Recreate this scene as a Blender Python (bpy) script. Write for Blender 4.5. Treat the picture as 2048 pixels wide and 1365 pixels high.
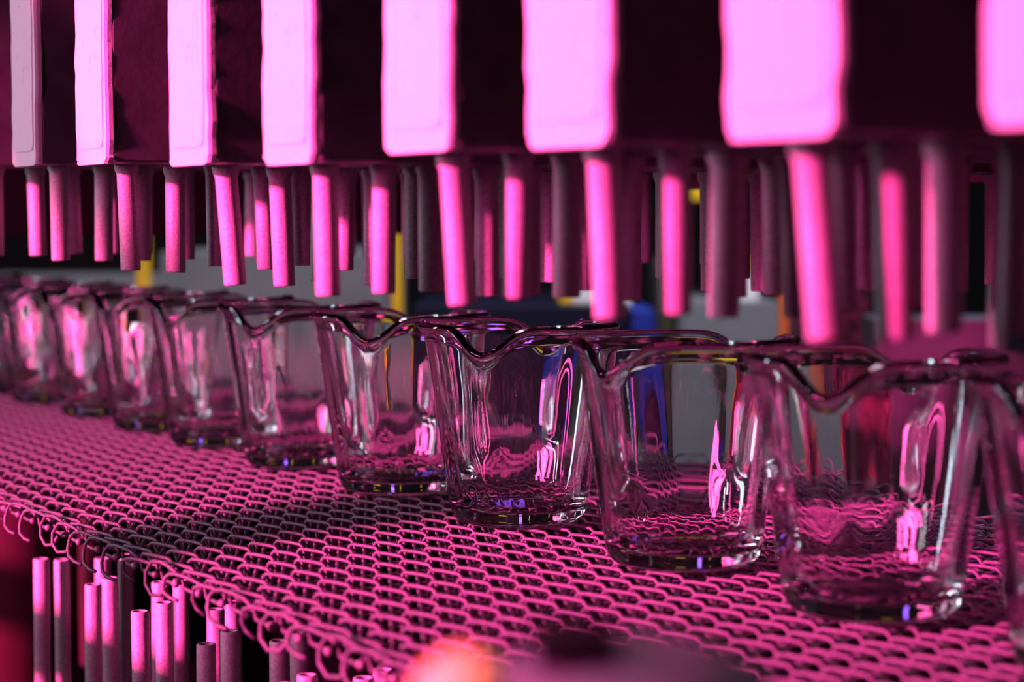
import bpy, bmesh, math, random
from mathutils import Vector, Matrix

# ------------------------------------------------------------------ scene
for o in list(bpy.data.objects):
    bpy.data.objects.remove(o)
SC = bpy.context.scene
COL = SC.collection
H = 0.09                      # height of one glass cup in metres; all layout below is in cup heights
F_PX = 4000.0                 # focal length in pixels of the 2048 wide frame
PITCH = math.atan(240.5 / F_PX)
CAM_Z = 1.5                   # camera height above the belt, in cup heights
rnd = random.Random(7)

# ------------------------------------------------------------------ camera
cam_data = bpy.data.cameras.new('camera')
cam = bpy.data.objects.new('camera', cam_data)
COL.objects.link(cam)
cam.location = (0, 0, CAM_Z * H)
cam.rotation_euler = (math.pi / 2 - PITCH, 0, 0)
cam_data.sensor_width = 36.0
cam_data.lens = 36.0 * F_PX / 2048.0
cam_data.clip_start = 0.01
cam_data.clip_end = 60
cam_data.dof.use_dof = True
cam_data.dof.focus_distance = 9.7 * H
cam_data.dof.aperture_fstop = 8.5
SC.camera = cam

# ------------------------------------------------------------------ layout helpers
UX, UY = 0.5026, -0.8645      # belt travel direction (towards the camera, to the right)
NX, NY = -0.8645, -0.5026     # across the belt, towards its near left edge
GX, GY = 0.033, 9.97          # a point of the line of cups


def bp(s, w, z=0.0):
    """belt coordinates (along, across, up) in cup heights -> world metres"""
    return Vector(((GX + s * UX + w * NX) * H, (GY + s * UY + w * NY) * H, z * H))


def ray(px, py):
    cx, cy = (px - 1024) / F_PX, (682.5 - py) / F_PX
    return Vector((cx, math.cos(PITCH) + math.sin(PITCH) * cy, math.cos(PITCH) * cy - math.sin(PITCH)))


def at_depth(px, py, d):
    r = ray(px, py)
    return Vector((0, 0, CAM_Z * H)) + r * (d * H / r.y)


BELT_ROT = math.atan2(UY, UX)  # local x = along the belt, local y = minus across

# ------------------------------------------------------------------ world and lights
world = bpy.data.worlds.new('hall_air')
SC.world = world
world.use_nodes = True
bg = world.node_tree.nodes['Background']
bg.inputs['Color'].default_value = (0.42, 0.46, 0.62, 1)
bg.inputs['Strength'].default_value = 0.02


def area(name, loc, target, sx, sy, power, color):
    d = bpy.data.lights.new(name, 'AREA')
    d.shape = 'RECTANGLE'
    d.size, d.size_y = sx, sy
    d.energy = power
    d.color = color
    o = bpy.data.objects.new(name, d)
    COL.objects.link(o)
    o.location = loc
    v = Vector(target) - Vector(loc)
    o.rotation_euler = v.to_track_quat('-Z', 'Y').to_euler()
    return o


LAMP = bp(1.5, 28.0, 7.1)
key = area('pink_lamp', LAMP, bp(-0.5, 1.0, 0.6), 0.12, 0.12, 51, (1.0, 0.044, 0.28))
key.data.spread = math.radians(48)
# three pink panel lamps side by side and added strip lights that put streaks in the glass
for k in range(3):
    area('pink_panel_lamp', bp(0.0 + 1.45 * k, 14.0, 3.4), bp(-1.0, 0.0, 0.6), 0.085, 0.30, 6.0, (1.0, 0.10, 0.42))
area('pink_streak_light', bp(-7.0, 13.0, 3.4), bp(-1.0, 0.0, 0.6), 0.04, 0.34, 2.0, (1.0, 0.10, 0.42))  # added tall strip for pink streaks in the cups
area('white_window_lamp', bp(-12, 10, 3.6), bp(-2.5, 1, 0.8), 0.12, 0.5, 4.6, (0.66, 0.86, 1.0))
area('white_streak_light', bp(-2.4, 13, 3.4), bp(-1, 0, 0.5), 0.028, 0.40, 2.6, (0.82, 0.92, 1.0))  # added narrow strip for white streaks in the cups
area('pink_streak_light', (0.90, 0.40, 0.33), bp(-1.0, 0.0, 0.6), 0.022, 0.40, 0.9, (1.0, 0.10, 0.42))  # added on the right for streaks on the left of each cup
area('white_streak_light', (0.93, 0.55, 0.33), bp(-1.0, 0.0, 0.6), 0.010, 0.36, 0.45, (0.82, 0.92, 1.0))  # added beside it for a white streak
area('background_fill_light', (0.18, 1.80, 1.25), (-0.05, 2.50, 0.0), 0.8, 0.4, 26, (0.92, 0.96, 1.0))  # added fill, keeps the background grey against the pink light
area('violet_tint_light', bp(-16, -9, 5), bp(-1, 0, 0.5), 0.05, 0.5, 0.2, (0.30, 0.10, 1.0))  # added for violet tints in the glass
area('violet_tint_light', bp(-6, -13, 15), bp(-1, 0, 0.5), 1.0, 0.4, 7.0, (0.28, 0.06, 1.0))  # added high behind for violet on the cup rims
area('tool_fill_light', (-0.22, 0.12, 0.50), (0.0, 0.28, 0.06), 0.05, 0.05, 0.035, (1.0, 0.95, 0.9)).data.spread = math.radians(28)  # added fill aimed at the foreground tool alone

SC.view_settings.view_transform = 'Standard'
SC.view_settings.look = 'None'
SC.view_settings.exposure = 0.0
SC.view_settings.gamma = 1.0
SC.view_settings.use_curve_mapping = False
SC.cycles.max_bounces = 22
SC.cycles.transmission_bounces = 20
SC.cycles.glossy_bounces = 8
SC.cycles.diffuse_bounces = 2
SC.cycles.transparent_max_bounces = 12
SC.cycles.caustics_reflective = False
SC.cycles.caustics_refractive = True
SC.cycles.blur_glossy = 0.5
SC.cycles.sample_clamp_indirect = 60.0
SC.cycles.use_denoising = True


# ------------------------------------------------------------------ materials
def mat(name, color, rough=0.5, metal=0.0, noise=None, bump=None, spec=0.5, emit=None):
    m = bpy.data.materials.new(name)
    m.use_nodes = True
    nt = m.node_tree
    b = nt.nodes['Principled BSDF']
    b.inputs['Base Color'].default_value = (*color, 1)
    b.inputs['Roughness'].default_value = rough
    b.inputs['Metallic'].default_value = metal
    b.inputs['Specular IOR Level'].default_value = spec
    tc = nt.nodes.new('ShaderNodeTexCoord')
    if noise:
        scale, dark, lo, hi = noise
        n = nt.nodes.new('ShaderNodeTexNoise')
        n.inputs['Scale'].default_value = scale
        n.inputs['Detail'].default_value = 6
        n.inputs['Roughness'].default_value = 0.65
        nt.links.new(tc.outputs['Object'], n.inputs['Vector'])
        r = nt.nodes.new('ShaderNodeValToRGB')
        r.color_ramp.elements[0].position = lo
        r.color_ramp.elements[0].color = (*dark, 1)
        r.color_ramp.elements[1].position = hi
        r.color_ramp.elements[1].color = (*color, 1)
        nt.links.new(n.outputs['Fac'], r.inputs['Fac'])
        nt.links.new(r.outputs['Color'], b.inputs['Base Color'])
    if bump:
        scale, strength, dist = bump
        n = nt.nodes.new('ShaderNodeTexNoise')
        n.inputs['Scale'].default_value = scale
        n.inputs['Detail'].default_value = 4
        nt.links.new(tc.outputs['Object'], n.inputs['Vector'])
        bm = nt.nodes.new('ShaderNodeBump')
        bm.inputs['Strength'].default_value = strength
        bm.inputs['Distance'].default_value = dist
        nt.links.new(n.outputs['Fac'], bm.inputs['Height'])
        nt.links.new(bm.outputs['Normal'], b.inputs['Normal'])
    return m


M = {}
M['wire'] = mat('belt_wire_steel', (0.105, 0.11, 0.125), 0.45, 0.3, noise=(900, (0.05, 0.05, 0.058), 0.3, 0.6), bump=(2500, 0.5, 0.0004), spec=0.3)
M['rod'] = mat('belt_rod_steel', (0.16, 0.15, 0.17), 0.5, 0.3)
M['plate'] = mat('worn_grey_paint', (0.47, 0.50, 0.52), 0.5, 0.0, noise=(160, (0.33, 0.35, 0.37), 0.25, 0.45), bump=(400, 0.25, 0.0006))
M['block'] = mat('shade_darkened_steel', (0.085, 0.085, 0.095), 0.42, 0.2, noise=(45, (0.05, 0.048, 0.055), 0.3, 0.7), bump=(300, 0.15, 0.0004))  # shade of the unlit manifold sides is put into this dark base
M['tube'] = mat('grey_tube_steel', (0.37, 0.36, 0.38), 0.5, 0.1, noise=(700, (0.23, 0.22, 0.23), 0.3, 0.62), bump=(1800, 0.35, 0.0004))
M['bore'] = mat('black_bore', (0.01, 0.01, 0.012), 0.8)
M['black'] = mat('black_metal', (0.003, 0.003, 0.0035), 0.8, spec=0.05)
M['grey_panel'] = mat('grey_machine_paint', (0.20, 0.205, 0.22), 0.6, noise=(9, (0.16, 0.165, 0.175), 0.35, 0.65))
M['dark_panel'] = mat('dark_grey_paint', (0.050, 0.065, 0.075), 0.6, noise=(9, (0.035, 0.045, 0.05), 0.35, 0.65))
M['yellow'] = mat('yellow_paint', (0.80, 0.50, 0.01), 0.45)
M['blue'] = mat('blue_plastic', (0.015, 0.035, 0.30), 0.4)
M['navy'] = mat('navy_paint', (0.004, 0.005, 0.018), 0.5, spec=0.3)
M['white'] = mat('white_enamel', (0.75, 0.76, 0.76), 0.4)
M['orange'] = mat('orange_paint', (0.85, 0.16, 0.02), 0.45)
M['olive'] = mat('olive_paint', (0.035, 0.035, 0.015), 0.6)
M['magenta_crust'] = mat('crusted_red_paint', (0.30, 0.05, 0.13), 0.7, noise=(60, (0.02, 0.01, 0.015), 0.42, 0.58), bump=(90, 0.8, 0.004))
M['red_paint'] = mat('dark_red_paint', (0.065, 0.008, 0.025), 0.6)
M['floor'] = mat('concrete_floor', (0.05, 0.05, 0.055), 0.7, noise=(4, (0.03, 0.03, 0.033), 0.3, 0.7))
M['wall'] = mat('dark_hall_wall', (0.02, 0.018, 0.022), 0.8)
M['grey_grip'] = mat('grey_rubber', (0.050, 0.048, 0.075), 0.6)
M['orange_grip'] = mat('orange_plastic', (1.0, 0.42, 0.22), 0.4)

g = bpy.data.materials.new('coated_clear_glass')
g.use_nodes = True
pb = g.node_tree.nodes['Principled BSDF']
pb.inputs['Base Color'].default_value = (1, 0.985, 0.995, 1)
pb.inputs['Roughness'].default_value = 0.0
pb.inputs['IOR'].default_value = 1.49
pb.inputs['Transmission Weight'].default_value = 1.0
M['glass'] = g


# ------------------------------------------------------------------ mesh helpers
def mesh_obj(name, bm, m, parent=None, smooth=True, loc=None):
    me = bpy.data.meshes.new(name)
    bm.to_mesh(me)
    bm.free()
    if smooth:
        for p in me.polygons:
            p.use_smooth = True
    me.materials.append(m)
    o = bpy.data.objects.new(name, me)
    COL.objects.link(o)
    if parent is not None:
        o.parent = parent
    if loc is not None:
        o.location = loc
    return o


def link_obj(name, me, parent, loc=(0, 0, 0), rot=(0, 0, 0)):
    o = bpy.data.objects.new(name, me)
    COL.objects.link(o)
    o.parent = parent
    o.location = loc
    o.rotation_euler = rot
    return o


def empty(name, loc, rotz=0.0):
    o = bpy.data.objects.new(name, None)
    COL.objects.link(o)
    o.location = loc
    o.rotation_euler = (0, 0, rotz)
    o.empty_display_size = 0.01
    return o


def tag(o, label=None, cat=None, group=None, kind=None):
    if label:
        o['label'] = label
    if cat:
        o['category'] = cat
    if group:
        o['group'] = group
    if kind:
        o['kind'] = kind
    return o


def add_box(bm, c, size, bevel=0.0, rotz=0.0, seg=2):
    r = bmesh.ops.create_cube(bm, size=1.0)
    vs = r['verts']
    for v in vs:
        v.co = Vector((v.co.x * size[0], v.co.y * size[1], v.co.z * size[2]))
    if bevel > 0:
        es = list({e for v in vs for e in v.link_edges})
        rb = bmesh.ops.bevel(bm, geom=es, offset=bevel, segments=seg, affect='EDGES', profile=0.5)
        vs = list({v for f in rb['faces'] for v in f.verts} | {v for v in vs if v.is_valid})
    R = Matrix.Rotation(rotz, 3, 'Z')
    for v in vs:
        v.co = R @ v.co + Vector(c)


def add_sweep(bm, pts, r, sides=6, cap=True, closed=False):
    """tube of radius r (number or list) along a polyline"""
    n = len(pts)
    rings = []
    up = None
    for i, p in enumerate(pts):
        a = pts[max(0, i - 1)]
        b = pts[min(n - 1, i + 1)]
        t = (b - a).normalized()
        if up is None:
            ref = Vector((0, 0, 1)) if abs(t.z) < 0.9 else Vector((1, 0, 0))
            up = (ref - t * ref.dot(t)).normalized()
        else:
            up = (up - t * up.dot(t)).normalized()
        side = t.cross(up)
        rr = r[i] if isinstance(r, (list, tuple)) else r
        rings.append([bm.verts.new(p + (up * math.cos(k * 2 * math.pi / sides) + side * math.sin(k * 2 * math.pi / sides)) * rr) for k in range(sides)])
    for i in range(n - 1):
        for k in range(sides):
            bm.faces.new((rings[i][k], rings[i][(k + 1) % sides], rings[i + 1][(k + 1) % sides], rings[i + 1][k]))
    if cap:
        bm.faces.new(rings[0][::-1])
        bm.faces.new(rings[-1])


def add_lathe(bm, prof, segs=32, center=(0, 0, 0), cap_first=False, cap_last=False):
    c = Vector(center)
    rings = []
    for r, z in prof:
        rings.append([bm.verts.new(c + Vector((r * math.cos(2 * math.pi * k / segs), r * math.sin(2 * math.pi * k / segs), z))) for k in range(segs)])
    for a, b in zip(rings, rings[1:]):
        for k in range(segs):
            bm.faces.new((a[k], a[(k + 1) % segs], b[(k + 1) % segs], b[k]))
    if cap_first:
        bm.faces.new(rings[0][::-1])
    if cap_last:
        bm.faces.new(rings[-1])


def simple_box(name, label, cat, c, size, m, rotz=BELT_ROT, bevel=0.002, **kw):
    bm = bmesh.new()
    add_box(bm, (0, 0, 0), size, bevel)
    o = mesh_obj(name, bm, m, smooth=False, loc=c)
    o.rotation_euler = (0, 0, rotz)
    return tag(o, label, cat, **kw)


# ------------------------------------------------------------------ setting
FLOOR_Z = -0.85
bm = bmesh.new()
add_box(bm, (0, 2.6, FLOOR_Z - 0.05), (9, 9, 0.1))
tag(mesh_obj('floor', bm, M['floor'], smooth=False), kind='structure')
bm = bmesh.new()
add_box(bm, (0, 6.6, 1.0), (9, 0.2, 3.9))
tag(mesh_obj('wall_back', bm, M['wall'], smooth=False), kind='structure')


# ------------------------------------------------------------------ wire mesh belt
PITCH_ROW = 0.264             # one spiral coil per row along the belt
TURN = 0.131                  # one turn of the spiral across the belt
W_NEAR, W_FAR = 1.93, -2.26
COIL_L, COIL_H, WIRE = 0.112, 0.042, 0.0092
N_TURN = int((W_NEAR - W_FAR) / TURN)


def coil_points(seed):
    r = random.Random(seed)
    pts = []
    # one turn of a flattened helix: top strand, bend down, bottom strand back, bend up
    tmpl = []
    for k in range(4):
        f = k / 3
        tmpl.append((-0.076 + 0.152 * f, COIL_H + 0.002 * math.sin(math.pi * f), -0.050 * f))
    for x, z, w in ((0.094, 0.66, -0.056), (0.103, 0.05, -0.060), (0.098, -0.65, -0.062)):
        tmpl.append((x, z * COIL_H, w))
    for k in range(3):
        f = k / 2
        tmpl.append((0.070 - 0.14 * f, -COIL_H, -0.066 - 0.050 * f))
    for x, z, w in ((-0.098, -0.65, -0.120), (-0.103, 0.05, -0.124), (-0.094, 0.66, -0.128)):
        tmpl.append((x, z * COIL_H, w))
    zoff = -COIL_H - WIRE - 0.004
    # local axes: x = along belt, y = -w
    start = []
    # hooked loop at the near edge
    # a hairpin of wire at the near edge: free end, U-turn, back over the top, down into the coil
    sx, sz, sw = r.uniform(0.8, 1.15), r.uniform(0.7, 1.25), r.uniform(0.7, 1.2)
    ex = r.uniform(-0.03, 0.05)
    hair = [(0.03, -0.080, 0.085), (-0.04, -0.076, 0.096), (-0.105, -0.058, 0.102), (-0.140, -0.028, 0.095), (-0.142, 0.006, 0.084),
            (-0.112, 0.032, 0.072), (-0.06, 0.040, 0.060), (0.02, 0.038, 0.046), (0.09, 0.030, 0.030)]
    if seed % 4 == 3:           # a shorter open hook
        hair = [(-0.02, -0.085, 0.06), (-0.06, -0.06, 0.085), (-0.075, -0.02, 0.10), (-0.05, 0.022, 0.10), (0.01, 0.040, 0.085), (0.07, 0.034, 0.055)]
    if seed % 4 == 2:           # a round eye
        hair = [(0.05, -0.03, 0.05), (0.02, -0.07, 0.07), (-0.05, -0.078, 0.09), (-0.10, -0.045, 0.10), (-0.105, 0.0, 0.095), (-0.06, 0.036, 0.08), (0.01, 0.042, 0.06), (0.075, 0.03, 0.04)]
    for hs, hz, hw in hair:
        start.append((ex + hs * sx, hz * sz + (0.0 if hz > 0 else -0.01), hw * sw))
    start.append((0.128, 0.3 * COIL_H, 0.016))
    start.append((0.128, -0.6 * COIL_H, 0.010))
    start.append((0.05, -COIL_H, 0.007))
    start.append((-0.10, -COIL_H, 0.003))
    start.append((-0.140, 0.0, 0.001))
    for s, z, w in start:
        pts.append(Vector((s, -(W_NEAR + w), z + zoff)))
    for t in range(N_TURN):
        for s, z, w in tmpl:
            if t < 2:               # the outermost turns are drawn out longer
                s, z = s * (1.28 - 0.12 * t), z * (0.8 + 0.1 * t)
            pts.append(Vector((s, -(W_NEAR + w - TURN * t), z + zoff)))
    # far end hook
    w0 = W_NEAR - TURN * N_TURN
    for k in range(7):
        a = math.radians(160 - 250 * k / 6)
        pts.append(Vector((0.11 * math.cos(a), -(w0 - 0.06 * (0.4 + math.sin(a)) - 0.02), zoff + 0.015 + 0.025 * math.sin(a) * (1 + (seed % 3)))))
    return [p * H for p in pts]


belt = empty('conveyor_belt', bp(0, 0, 0), BELT_ROT)
tag(belt, 'woven steel wire mesh conveyor belt carrying the row of glass cups', 'conveyor belt')
coil_meshes = []
for sd in range(8):
    bm = bmesh.new()
    add_sweep(bm, coil_points(sd), WIRE * H, sides=6)
    me = bpy.data.meshes.new('spiral_coil')
    bm.to_mesh(me)
    bm.free()
    for p in me.polygons:
        p.use_smooth = True
    me.materials.append(M['wire'])
    coil_meshes.append(me)
rod_meshes = []
for sd in range(3):
    bm = bmesh.new()
    r = random.Random(40 + sd)
    e = 0.02 + 0.03 * r.random()
    pts = []
    for k in range(60):
        w = W_NEAR + e - (W_NEAR - W_FAR + 0.08) * k / 59
        pts.append(Vector((0.006 * math.sin(w / TURN * math.pi * 2), -w, -1.6 * COIL_H - WIRE - 0.004)) * H)
    add_sweep(bm, pts, 0.0075 * H, sides=5)
    # welded ball ends
    bmesh.ops.create_uvsphere(bm, u_segments=8, v_segments=6, radius=0.019 * H, matrix=Matrix.Translation(pts[0]))
    me = bpy.data.meshes.new('cross_rod')
    bm.to_mesh(me)
    bm.free()
    for p in me.polygons:
        p.use_smooth = True
    me.materials.append(M['rod'])
    rod_meshes.append(me)
# short link wires that lace each coil to the next one
bm = bmesh.new()
for t in range(1, N_TURN):
    w0 = W_NEAR - TURN * t - 0.025
    zz = -WIRE - 0.004 - 0.019
    add_sweep(bm, [Vector((x, -(w0 + w), zz + dz)) * H for x, w, dz in ((-0.02, -0.012, -0.004), (0.05, 0.024, -0.002), (0.132, 0.066, -0.006), (0.214, 0.108, -0.002), (0.284, 0.143, -0.004))], 0.0078 * H, sides=5)
link_me = bpy.data.meshes.new('link_wires')
bm.to_mesh(link_me)
bm.free()
for p in link_me.polygons:
    p.use_smooth = True
link_me.materials.append(M['wire'])
i0, i1 = -78, 20
for i in range(i0, i1):
    sd = rnd.randrange(8)
    link_obj('spiral_coil', coil_meshes[sd], belt, (i * PITCH_ROW * H, rnd.uniform(-0.004, 0.004) * H, rnd.uniform(-0.002, 0.0) * H), (0, 0, rnd.uniform(-0.002, 0.002)))
    tag(link_obj('link_wire_lacing', link_me, belt, (i * PITCH_ROW * H, 0, 0)), kind='stuff')
    link_obj('cross_rod', rod_meshes[rnd.randrange(3)], belt, ((i + 0.5) * PITCH_ROW * H, 0, 0))


# ------------------------------------------------------------------ glass cups
def smooth(a, b, x):
    t = min(1.0, max(0.0, (x - a) / (b - a)))
    return t * t * (3 - 2 * t)


def wall_r(z):
    """outer radius of the round tapered wall at height z (cup height 1)"""
    return 0.332 + 0.146 * z ** 0.95


def cup_profile():
    """closed loop of (r, z, outer?) from the base centre outside, over the rim, to the base centre inside"""
    P = [(0.0, 0.028), (0.10, 0.027), (0.20, 0.022), (0.235, 0.008), (0.255, 0.0), (0.272, 0.002)]
    for k in range(1, 7):               # rounded base corner
        a = math.radians(-90 + 78 * k / 6)
        P.append((0.272 + 0.068 * max(0.0, math.cos(a)) ** 0.9, 0.075 + 0.075 * math.sin(a)))
    for k in range(1, 27):
        z = 0.075 + (0.93 - 0.075) * k / 26
        P.append((wall_r(z), z))
    for rr, zz in ((0.484, 0.945), (0.496, 0.957), (0.503, 0.972), (0.502, 0.987), (0.492, 0.997), (0.477, 1.0), (0.462, 0.994), (0.450, 0.978)):
        P.append((rr, zz))
    for k in range(0, 27):
        z = 0.955 - (0.955 - 0.15) * k / 26
        P.append((wall_r(z) - 0.036 - 0.010 * (1 - z), z))
    for k in range(1, 6):
        a = math.radians(-90 * k / 5)
        P.append((0.222 + 0.082 * math.cos(a), 0.150 + 0.075 * math.sin(a)))
    P += [(0.18, 0.071), (0.09, 0.066), (0.0, 0.064)]
    return P


def wrap(a):
    return (a + math.pi) % (2 * math.pi) - math.pi


def build_cup_mesh():
    bm = bmesh.new()
    prof = cup_profile()
    NS = 144
    rings = []
    n_half = 12 + 26 + 4
    wob = [(2, 0.0016, 0.4), (5, 0.0012, 1.1), (7, 0.0011, 2.0), (11, 0.0005, 0.2), (17, 0.0002, 3.0)]
    for i, (r, z) in enumerate(prof):
        outer = i < n_half
        ring = []
        if r < 1e-6:
            rings.append([bm.verts.new((0, 0, z * H))])
            continue
        for k in range(NS):
            th = 2 * math.pi * k / NS
            rr, zz = r, z
            # wavy pressed-glass wall
            if z > 0.1:
                amp = smooth(0.1, 0.3, z) * (1 - smooth(0.9, 0.97, z))
                ph = 0.0 if outer else 1.7
                rr += sum(a * math.sin(f * th + p + ph + (0.8 * z if f > 5 else 0.3 * z)) for f, a, p in wob) * amp
            if not outer and 0.075 < z < 0.16:      # dimpled heel inside
                rr += 0.0030 * math.sin(36 * th + (math.pi if i % 2 else 0))
            for c in (0.0, math.pi):
                d = abs(wrap(th - c))
                if d > 0.9:
                    continue
                dip = math.exp(-(d / 0.25) ** 2)
                chan = math.exp(-(d / 0.155) ** 2.4)
                top = smooth(0.66, 0.98, z)
                zz -= 0.125 * dip * smooth(0.45, 1.0, z)
                rr += 0.034 * dip * top
                # vertical channel below each spout, ending in a rounded bottom above the base
                a = smooth(0.30, 0.46, z + 0.5 * d * d) * (1 - 0.55 * smooth(0.62, 0.85, z))
                rr += (0.010 + 0.040 * (1 - z)) * chan * a
            ring.append(bm.verts.new((rr * math.cos(th) * H, rr * math.sin(th) * H, zz * H)))
        rings.append(ring)
    for a, b in zip(rings, rings[1:]):
        if len(a) == 1:
            for k in range(NS):
                bm.faces.new((a[0], b[(k + 1) % NS], b[k]))
        elif len(b) == 1:
            for k in range(NS):
                bm.faces.new((a[k], a[(k + 1) % NS], b[0]))
        else:
            for k in range(NS):
                bm.faces.new((a[k], a[(k + 1) % NS], b[(k + 1) % NS], b[k]))
    bmesh.ops.recalc_face_normals(bm, faces=bm.faces)
    me = bpy.data.meshes.new('glass_cup')
    bm.to_mesh(me)
    bm.free()
    for p in me.polygons:
        p.use_smooth = True
    me.materials.append(M['glass'])
    return me


cup_me = build_cup_mesh()
ordinal = ['first', 'second', 'third', 'fourth', 'fifth', 'sixth', 'seventh', 'eighth', 'ninth', 'tenth', 'eleventh', 'twelfth']
cups = [  # depth in cup heights, angle of the front spout off the line to the camera
    (18.85, 40), (17.7, 50), (16.6, 45), (15.46, 50), (14.4, 44), (13.4, 40), (12.27, 31), (11.1, 18), (9.97, 19), (8.73, 39), (7.64, 19), (6.57, 28)]
cup_labels = [
    'clear glass cup at the far end of the row, just showing at the left border',
    'blurred clear glass cup cut by the left border, second from the far end',
    'blurred clear glass cup in the far row, third from the far end',
    'blurred clear glass cup in the far row, fourth from the far end',
    'blurred clear glass cup in the far row, fifth from the far end',
    'slightly blurred clear glass cup in the row, sixth from the far end',
    'clear glass cup with pink and white streaks, seventh from the far end of the row',
    'sharp clear glass cup with yellow seen through its spout, fifth from the near end',
    'sharpest clear glass cup with wavy double-spout rim, fourth from the near end of the row',
    'clear glass cup with grey panel seen through its wall, third from the near end',
    'large clear glass cup with dark magenta post seen through it, second from the near end',
    'nearest clear glass cup, blurred and cut off by the right border',
]
for (d, ang), lab in zip(cups, cup_labels):
    s = (GY - d) / 0.8645
    p = bp(s, 0, 0.001)
    view = math.atan2(-p.y, -p.x)            # from the cup to the camera
    o = bpy.data.objects.new('glass_cup', cup_me)
    COL.objects.link(o)
    o.location = p
    o.rotation_euler = (0, 0, view - math.radians(ang))
    tag(o, lab, 'glass cup', 'glass cups riding on the wire belt')


# ------------------------------------------------------------------ overhead air manifolds
K_FACE_W = 1.90               # across-belt position of the manifold end faces


def s_from_px(px, k=3.63):
    d = k * F_PX / (px + 1301.0)
    w = (5.83 - k) / 1.1567
    return (GY + w * NY - d) / 0.8645


def rounded_outline(w, h, rad, jit, seed, n_edge=26):
    r = random.Random(seed)
    pts = []
    cs = [(w / 2 - rad, -h + rad, -90, 0), (w / 2 - rad, h - rad, 0, 90), (-w / 2 + rad, h - rad, 90, 180), (-w / 2 + rad, -h + rad, 180, 270)]
    for ci, (cx, cy, a0, a1) in enumerate(cs):
        for k in range(6):
            a = math.radians(a0 + (a1 - a0) * k / 5)
            pts.append(Vector((cx + rad * math.cos(a), cy + rad * math.sin(a))))
        nx = cs[(ci + 1) % 4]
        e = Vector((nx[0] + rad * math.cos(math.radians(nx[2])), nx[1] + rad * math.sin(math.radians(nx[2]))))
        a = pts[-1]
        m = n_edge if ci % 2 == 0 else 5
        for k in range(1, m):
            pts.append(a.lerp(e, k / m))
    ph = [r.uniform(0, 6.28) for _ in range(4)]
    out = []
    for i, p in enumerate(pts):
        f = p.normalized() if p.length else Vector((1, 0))
        t = i / len(pts) * 2 * math.pi
        j = jit * (0.5 * math.sin(7 * t + ph[0]) + 0.4 * math.sin(17 * t + ph[1]) + 0.5 * math.sin(31 * t + ph[2]) + r.uniform(-0.6, 0.6))
        out.append(Vector((p.x + (1 if p.x > 0 else -1) * j, p.y)))
    return out


TUBE_R = 0.050


def tube_mesh(length, r, m, up=False):
    """hollow tube hanging from z=0 down to -length (or standing up to +length)"""
    bm = bmesh.new()
    ri = r * 0.66
    prof = [(r * 1.25, -0.0), (r * 1.18, -0.03), (r, -0.05), (r, -length * 0.5), (r, -length + 0.008), (r * 0.94, -length), (ri * 1.05, -length), (ri, -length + 0.01), (ri, -length + 0.25)]
    if up:
        prof = [(a, -b) for a, b in prof][::-1]
        prof = prof[1:] if False else prof
    add_lathe(bm, [(a * H, b * H) for a, b in prof], 20)
    # closed end inside the bore
    bmesh.ops.recalc_face_normals(bm, faces=bm.faces)
    me = bpy.data.meshes.new('nozzle_tube')
    bm.to_mesh(me)
    bm.free()
    for p in me.polygons:
        p.use_smooth = True
    me.materials.append(m)
    return me


up_tube = tube_mesh(0.53, TUBE_R, M['tube'])
BLOCK_LEN, BLOCK_TOP = 4.1, 3.6
blocks = [  # left px, right px, bottom px of the end face, lean of the front tube (right, along depth)
    (-92, -48, 338, 0.0, 'steel air manifold whose purple side fills the left border'),
    (30, 77, 334, 0.01, 'steel air manifold with a grey end plate in shadow, leftmost end plate in view'),
    (157, 217, 331, 0.03, 'steel air manifold with pink end plate, right beside the grey-ended one'),
    (343, 420, 333, 0.075, 'steel air manifold with pink end plate, second pink plate from the left'),
    (530, 627, 331, 0.02, 'steel air manifold with pink end plate, third pink plate from the left'),
    (771, 901, 307, 0.06, 'steel air manifold with pink end plate, fourth pink plate from the left'),
    (1055, 1218, 297, 0.045, 'steel air manifold with bright pink end plate, third plate from the right border'),
    (1450, 1670, 280, 0.085, 'steel air manifold with wide glaring pink end plate, second plate from the right border'),
    (1966, 2190, 252, 0.03, 'nearest steel air manifold, its pink end plate cut by the right border'),
]
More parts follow.
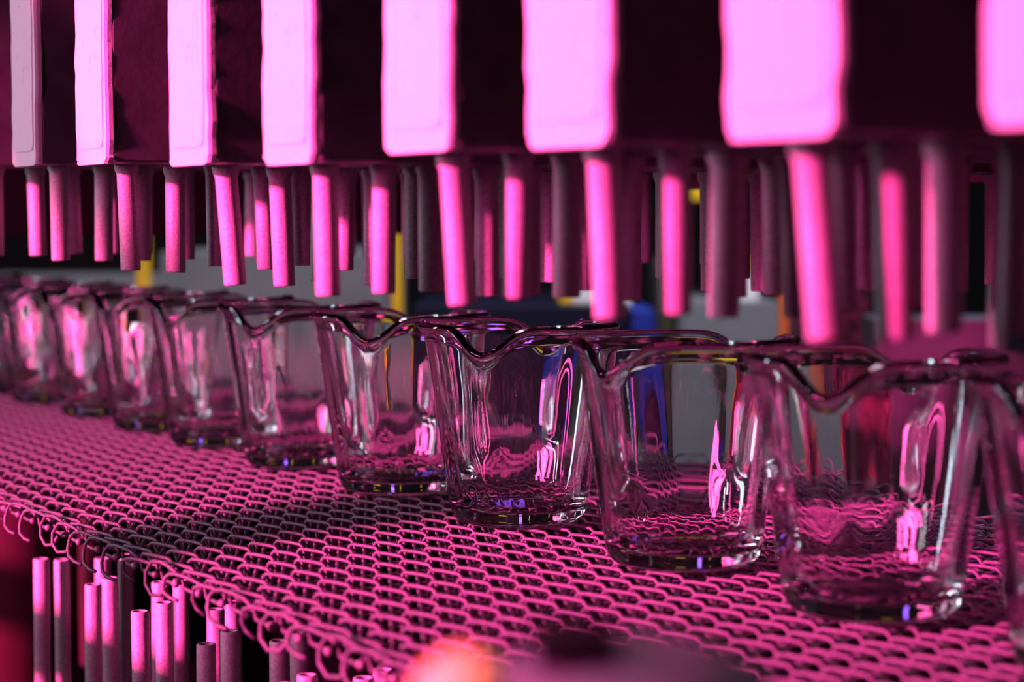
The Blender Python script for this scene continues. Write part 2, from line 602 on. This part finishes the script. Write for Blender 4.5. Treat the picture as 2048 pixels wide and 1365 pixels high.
for bi, (xl, xr, yb, lean, lab) in enumerate(blocks):
    sl, sr = s_from_px(xl), s_from_px(xr)
    sc_, w_ = (sl + sr) / 2, sr - sl
    d_mid = 3.63 * F_PX / ((xl + xr) / 2 + 1301.0)
    zb = CAM_Z + (442 - yb) / F_PX * d_mid
    root = empty('air_manifold', bp(sc_, K_FACE_W, zb), BELT_ROT)
    tag(root, lab, 'air manifold', 'air manifolds hanging above the belt')
    hb = BLOCK_TOP - zb
    # local: x along belt, y = -w (away from the end face into the machine), z up
    bm = bmesh.new()
    add_box(bm, (0, (0.03 + BLOCK_LEN / 2) * H, hb / 2 * H + 0.010 * H), (w_ * 0.985 * H, BLOCK_LEN * H, hb * H), 0.012 * H)
    mesh_obj('manifold_body', bm, M['block'], root, smooth=False)
    # end plate with a ragged painted edge
    out = rounded_outline(w_, hb / 2, 0.045, 0.0085, bi + 3)
    bm = bmesh.new()
    front = [bm.verts.new(((p.x * 0.975) * H, -0.004 * H, (p.y * 0.998 + hb / 2) * H)) for p in out]
    mid = [bm.verts.new((p.x * H, 0.012 * H, (p.y + hb / 2) * H)) for p in out]
    back = [bm.verts.new((p.x * H, 0.032 * H, (p.y + hb / 2) * H)) for p in out]
    n = len(out)
    for k in range(n):
        bm.faces.new((front[k], front[(k + 1) % n], mid[(k + 1) % n], mid[k]))
        bm.faces.new((mid[k], mid[(k + 1) % n], back[(k + 1) % n], back[k]))
    bm.faces.new(front[::-1])
    bm.faces.new(back)
    bmesh.ops.recalc_face_normals(bm, faces=bm.faces)
    ep = mesh_obj('end_plate', bm, M['plate'], root, smooth=False)
    # raised cover inset in the plate, leaving the seam the photograph shows
    out2 = rounded_outline(w_ * 0.82, hb / 2 - 0.075, 0.05, 0.004, bi + 30)
    bm = bmesh.new()
    a = [bm.verts.new((p.x * H, -0.003 * H, (p.y + hb / 2) * H)) for p in out2]
    b = [bm.verts.new((p.x * H, -0.008 * H, (p.y + hb / 2) * H)) for p in out2]
    c = [bm.verts.new((p.x * 0.97 * H, -0.010 * H, (p.y * 0.992 + hb / 2) * H)) for p in out2]
    n = len(out2)
    for k in range(n):
        bm.faces.new((a[k], a[(k + 1) % n], b[(k + 1) % n], b[k]))
        bm.faces.new((b[k], b[(k + 1) % n], c[(k + 1) % n], c[k]))
    bm.faces.new(c[::-1])
    bmesh.ops.recalc_face_normals(bm, faces=bm.faces)
    mesh_obj('cover', bm, M['plate'], ep, smooth=False)
    # nozzle tubes: one staggered row along the manifold
    for j in range(17):
        wj = 0.234 + 0.236 * j
        aj = -0.166 * (w_ / 0.455) + (0.055 if j % 2 else 0.0)
        t = link_obj('nozzle_tube', up_tube, root, (aj * H, wj * H, 0.012 * H))
        lr = lean if j == 0 else rnd.uniform(-0.02, 0.035)
        # lean towards +image x: turn about the view axis expressed in the local frame
        ax = Matrix.Rotation(-BELT_ROT, 3, 'Z') @ Vector((0, 1, 0))
        t.rotation_mode = 'QUATERNION'
        t.rotation_quaternion = Matrix.Rotation(lr, 3, ax).to_quaternion() if False else Matrix.Rotation(-lr, 3, ax).to_quaternion()
        t.location.z += rnd.uniform(-0.015, 0.015) * H

# header duct that carries the manifolds, above the frame of the picture; unseen panels added behind and beside to block pink light
duct = simple_box('header_duct', 'long dark steel header duct running over all the air manifolds', 'duct', bp(-0.5, 0, BLOCK_TOP + 1.35), (14 * H, 4.2 * H, 2.66 * H), M['block'])
bm = bmesh.new()
add_box(bm, (0, 2.40 * H, -1.4 * H), (15 * H, 0.12 * H, 3.7 * H), 0.004 * H)
mesh_obj('rear_light_blocker', bm, M['black'], duct, smooth=False)  # unseen, added to stop pink light passing through the manifold gaps
bm = bmesh.new()
add_box(bm, (-11.9 * H, 0.2 * H, -1.75 * H), (15 * H, 4.0 * H, 3.6 * H), 0.004 * H)
mesh_obj('side_light_blocker', bm, M['black'], duct, smooth=False)  # unseen, added to keep pink light off the background

# ------------------------------------------------------------------ lower air box with standing nozzle tubes
box_root = empty('air_box', bp(-2.0, 0, -2.6), BELT_ROT)
tag(box_root, 'dark steel air box under the belt edge with open nozzle tubes standing on it', 'air box')
bm = bmesh.new()
add_box(bm, (0, 0, -0.35 * H), (10.5 * H, 4.2 * H, 0.7 * H), 0.01 * H)
mesh_obj('box_body', bm, M['black'], box_root, smooth=False)
low_len = 2.6 - 0.46
low_tube = tube_mesh(low_len, 0.046, M['tube'], up=True)
d_row = [11.4, 10.62, 9.9, 9.18, 8.4, 7.6]
for row in range(4):
    k = 3.92 + 0.195 * row
    w = (5.83 - k) / 1.1567
    for c, d0 in enumerate(d_row):
        d = d0 + (0.16 if row % 2 else 0.02) + 0.045 * row
        s = (GY + w * NY - d) / 0.8645
        t = link_obj('nozzle_tube', low_tube, box_root, ((s + 2.0) * H, -w * H, rnd.uniform(-0.02, 0.02) * H), (rnd.uniform(-0.012, 0.012), rnd.uniform(-0.012, 0.012), rnd.uniform(0, 6)))

# big round duct under the belt, at the far left
bm = bmesh.new()
add_lathe(bm, [(0.60 * H, -1.3 * H), (0.62 * H, -1.25 * H), (0.62 * H, 0.75 * H), (0.60 * H, 0.80 * H), (0.3 * H, 0.82 * H)], 40, cap_first=True, cap_last=True)
o = mesh_obj('round_duct', bm, M['red_paint'], loc=at_depth(-20, 1150, 14.2))
tag(o, 'dark red round duct under the belt at the left border', 'duct')
simple_box('red_side_panel', 'dark red steel panel behind the standing nozzle tubes', 'panel', bp(-10.6, -0.6, -1.5), (4 * H, 0.1 * H, 2.0 * H), M['red_paint'])

# unseen rail and slanted brace, added on the operator side to cast shadows
Q1, Q2 = at_depth(52, 200, 10.73), bp(-0.3, 1.9, -0.03)
Q1 = at_depth(54, 170, 10.73)
Q2 = at_depth(205, 1095, 9.26)
B1, B2 = LAMP.lerp(Q1, 0.80), LAMP.lerp(Q2, 0.80)
dirv = (B2 - B1).normalized()
top = B1 - dirv * 1.2 * H * 3
foot = B2 + dirv * ((B2.z - FLOOR_Z) / -dirv.z)
bm = bmesh.new()
add_sweep(bm, [top, B1, B2, foot], [0.52 * H, 0.44 * H, 0.33 * H, 0.33 * H], sides=12)
o = mesh_obj('shadow_brace', bm, M['grey_panel'])
tag(o, 'unseen slanted grey brace added on the operator side to cast the shadow band', 'brace')
rail = simple_box('shadow_rail', 'unseen low grey rail added on the operator side to shade the lower nozzle tubes', 'rail', bp(-2.5, 4.0, -0.22), (9 * H, 0.25 * H, 0.35 * H), M['grey_panel'])
bm = bmesh.new()
add_box(bm, (-0.45 * H, 0, 0.42 * H), (0.40 * H, 0.06 * H, 0.6 * H), 0.004 * H)
mesh_obj('shadow_bracket', bm, M['grey_panel'], rail, smooth=False)  # unseen, added to shade one column of standing tubes
simple_box('blackout_wall', 'black wall added under the far edge of the belt to darken its gaps', 'black wall', bp(-8, -2.75, -4.70), (34 * H, 0.2 * H, 9.0 * H), M['black'])  # added black sheet, blacks out the view below the belt


# ------------------------------------------------------------------ things behind the belt
def behind(name, label, cat, x0, x1, y0, y1, d, depth, m, bevel=0.01, **kw):
    """a box whose front face spans these pixels of the photograph at depth d"""
    a, b = at_depth(x0, y1, d), at_depth(x1, y0, d)
    bm = bmesh.new()
    sx, sz = abs(b.x - a.x), abs(b.z - a.z)
    add_box(bm, (0, depth * H / 2, sz / 2), (sx, depth * H, sz), min(bevel * H, sx * 0.2, sz * 0.2))
    o = mesh_obj(name, bm, m, smooth=False, loc=((a.x + b.x) / 2, a.y, min(a.z, b.z)))
    return tag(o, label, cat, **kw)


BACK = 26.0
behind('control_cabinet', 'light grey machine cabinet standing behind the left half of the cup row', 'cabinet', 330, 770, 505, 1500, BACK, 5, M['grey_panel'])
behind('grey_duct', 'grey horizontal duct behind the far cups at the left', 'duct', -60, 420, 552, 640, BACK + 4, 2, M['grey_panel'])
behind('yellow_post', 'thin yellow guard post behind the far cups, left of the grey cabinet', 'post', 281, 296, 300, 1400, BACK - 1, 0.12, M['yellow'])
behind('yellow_post', 'thin yellow guard post between the grey cabinet and the navy machine', 'post', 786, 803, 300, 1400, BACK - 1, 0.15, M['yellow'])
behind('navy_machine', 'dark navy machine housing behind the sharp middle cups', 'machine', 830, 1255, 612, 1500, BACK, 6, M['navy'])
behind('blue_bin', 'blue plastic bin beside the navy machine', 'bin', 1262, 1310, 622, 1500, BACK - 0.5, 3, M['blue'])
behind('white_box', 'white box standing on the navy machine', 'box', 1146, 1262, 556, 612, BACK + 1, 2, M['white'])
behind('yellow_block', 'small yellow block beside the white box on the navy machine', 'block', 1120, 1145, 572, 612, BACK + 1, 1, M['yellow'])
behind('olive_locker', 'narrow olive dark locker right of the blue bin', 'locker', 1312, 1348, 520, 1500, BACK + 1, 2, M['olive'])
behind('grey_locker', 'grey blue steel locker behind the third nearest cup', 'locker', 1352, 1560, 604, 1500, BACK + 1.5, 4, M['grey_panel'])
behind('white_canister', 'cream white canister with yellow lid on the grey locker', 'canister', 1472, 1518, 545, 604, BACK + 2, 1, M['white'])
behind('yellow_block', 'yellow block on top of the cream canister', 'block', 1470, 1520, 515, 545, BACK + 2, 1, M['yellow'])
behind('yellow_beam', 'yellow lifting beam high behind the hanging tubes', 'beam', 1335, 1535, 330, 400, BACK + 3, 1, M['yellow'])
behind('orange_post', 'orange post standing right of the grey locker', 'post', 1556, 1582, 560, 1500, BACK, 0.3, M['orange'])
behind('crusted_column', 'crusted dark red column seen through the second nearest cup', 'column', 1622, 1745, 540, 1500, BACK - 6, 2, M['magenta_crust'])
behind('grey_side_wall_panel', 'grey machine panel at the right border behind the nearest cups', 'panel', 1748, 2300, 640, 1700, BACK - 7, 1, M['dark_panel'])
behind('grey_upright', 'narrow grey upright rising from the panel at the right border', 'post', 1994, 2020, 300, 700, BACK - 7.5, 0.4, M['grey_panel'])

# ------------------------------------------------------------------ blurred hand tool in the foreground
fg = empty('hand_tool', at_depth(1190, 1420, 3.15))
tag(fg, 'blurred grey and orange hand tool lying close to the lens at the bottom border', 'tool')
bm = bmesh.new()
bmesh.ops.create_uvsphere(bm, u_segments=32, v_segments=20, radius=1.0)
for v in bm.verts:
    v.co = Vector((v.co.x * 0.25 * H, v.co.y * 0.16 * H, v.co.z * 0.125 * H)) + Vector((0.055 * H, 0, 0))
mesh_obj('body', bm, M['grey_grip'], fg)
bm = bmesh.new()
add_box(bm, (-0.035 * H, -0.02 * H, 0.112 * H), (0.13 * H, 0.20 * H, 0.045 * H), 0.012 * H)
mesh_obj('strap', bm, M['black'], fg)
bm = bmesh.new()
bmesh.ops.create_uvsphere(bm, u_segments=24, v_segments=16, radius=1.0)
for v in bm.verts:
    v.co = Vector((v.co.x * 0.095 * H, v.co.y * 0.10 * H, v.co.z * 0.11 * H)) + Vector((-0.205 * H, 0, -0.012 * H))
og = mesh_obj('grip', bm, M['orange_grip'], fg)
bm = bmesh.new()
bmesh.ops.create_uvsphere(bm, u_segments=16, v_segments=10, radius=0.028 * H, matrix=Matrix.Translation((-0.165 * H, -0.09 * H, 0.02 * H)))
mesh_obj('dark_hole', bm, M['black'], og)  # black ball standing in for a dark hole in the grip
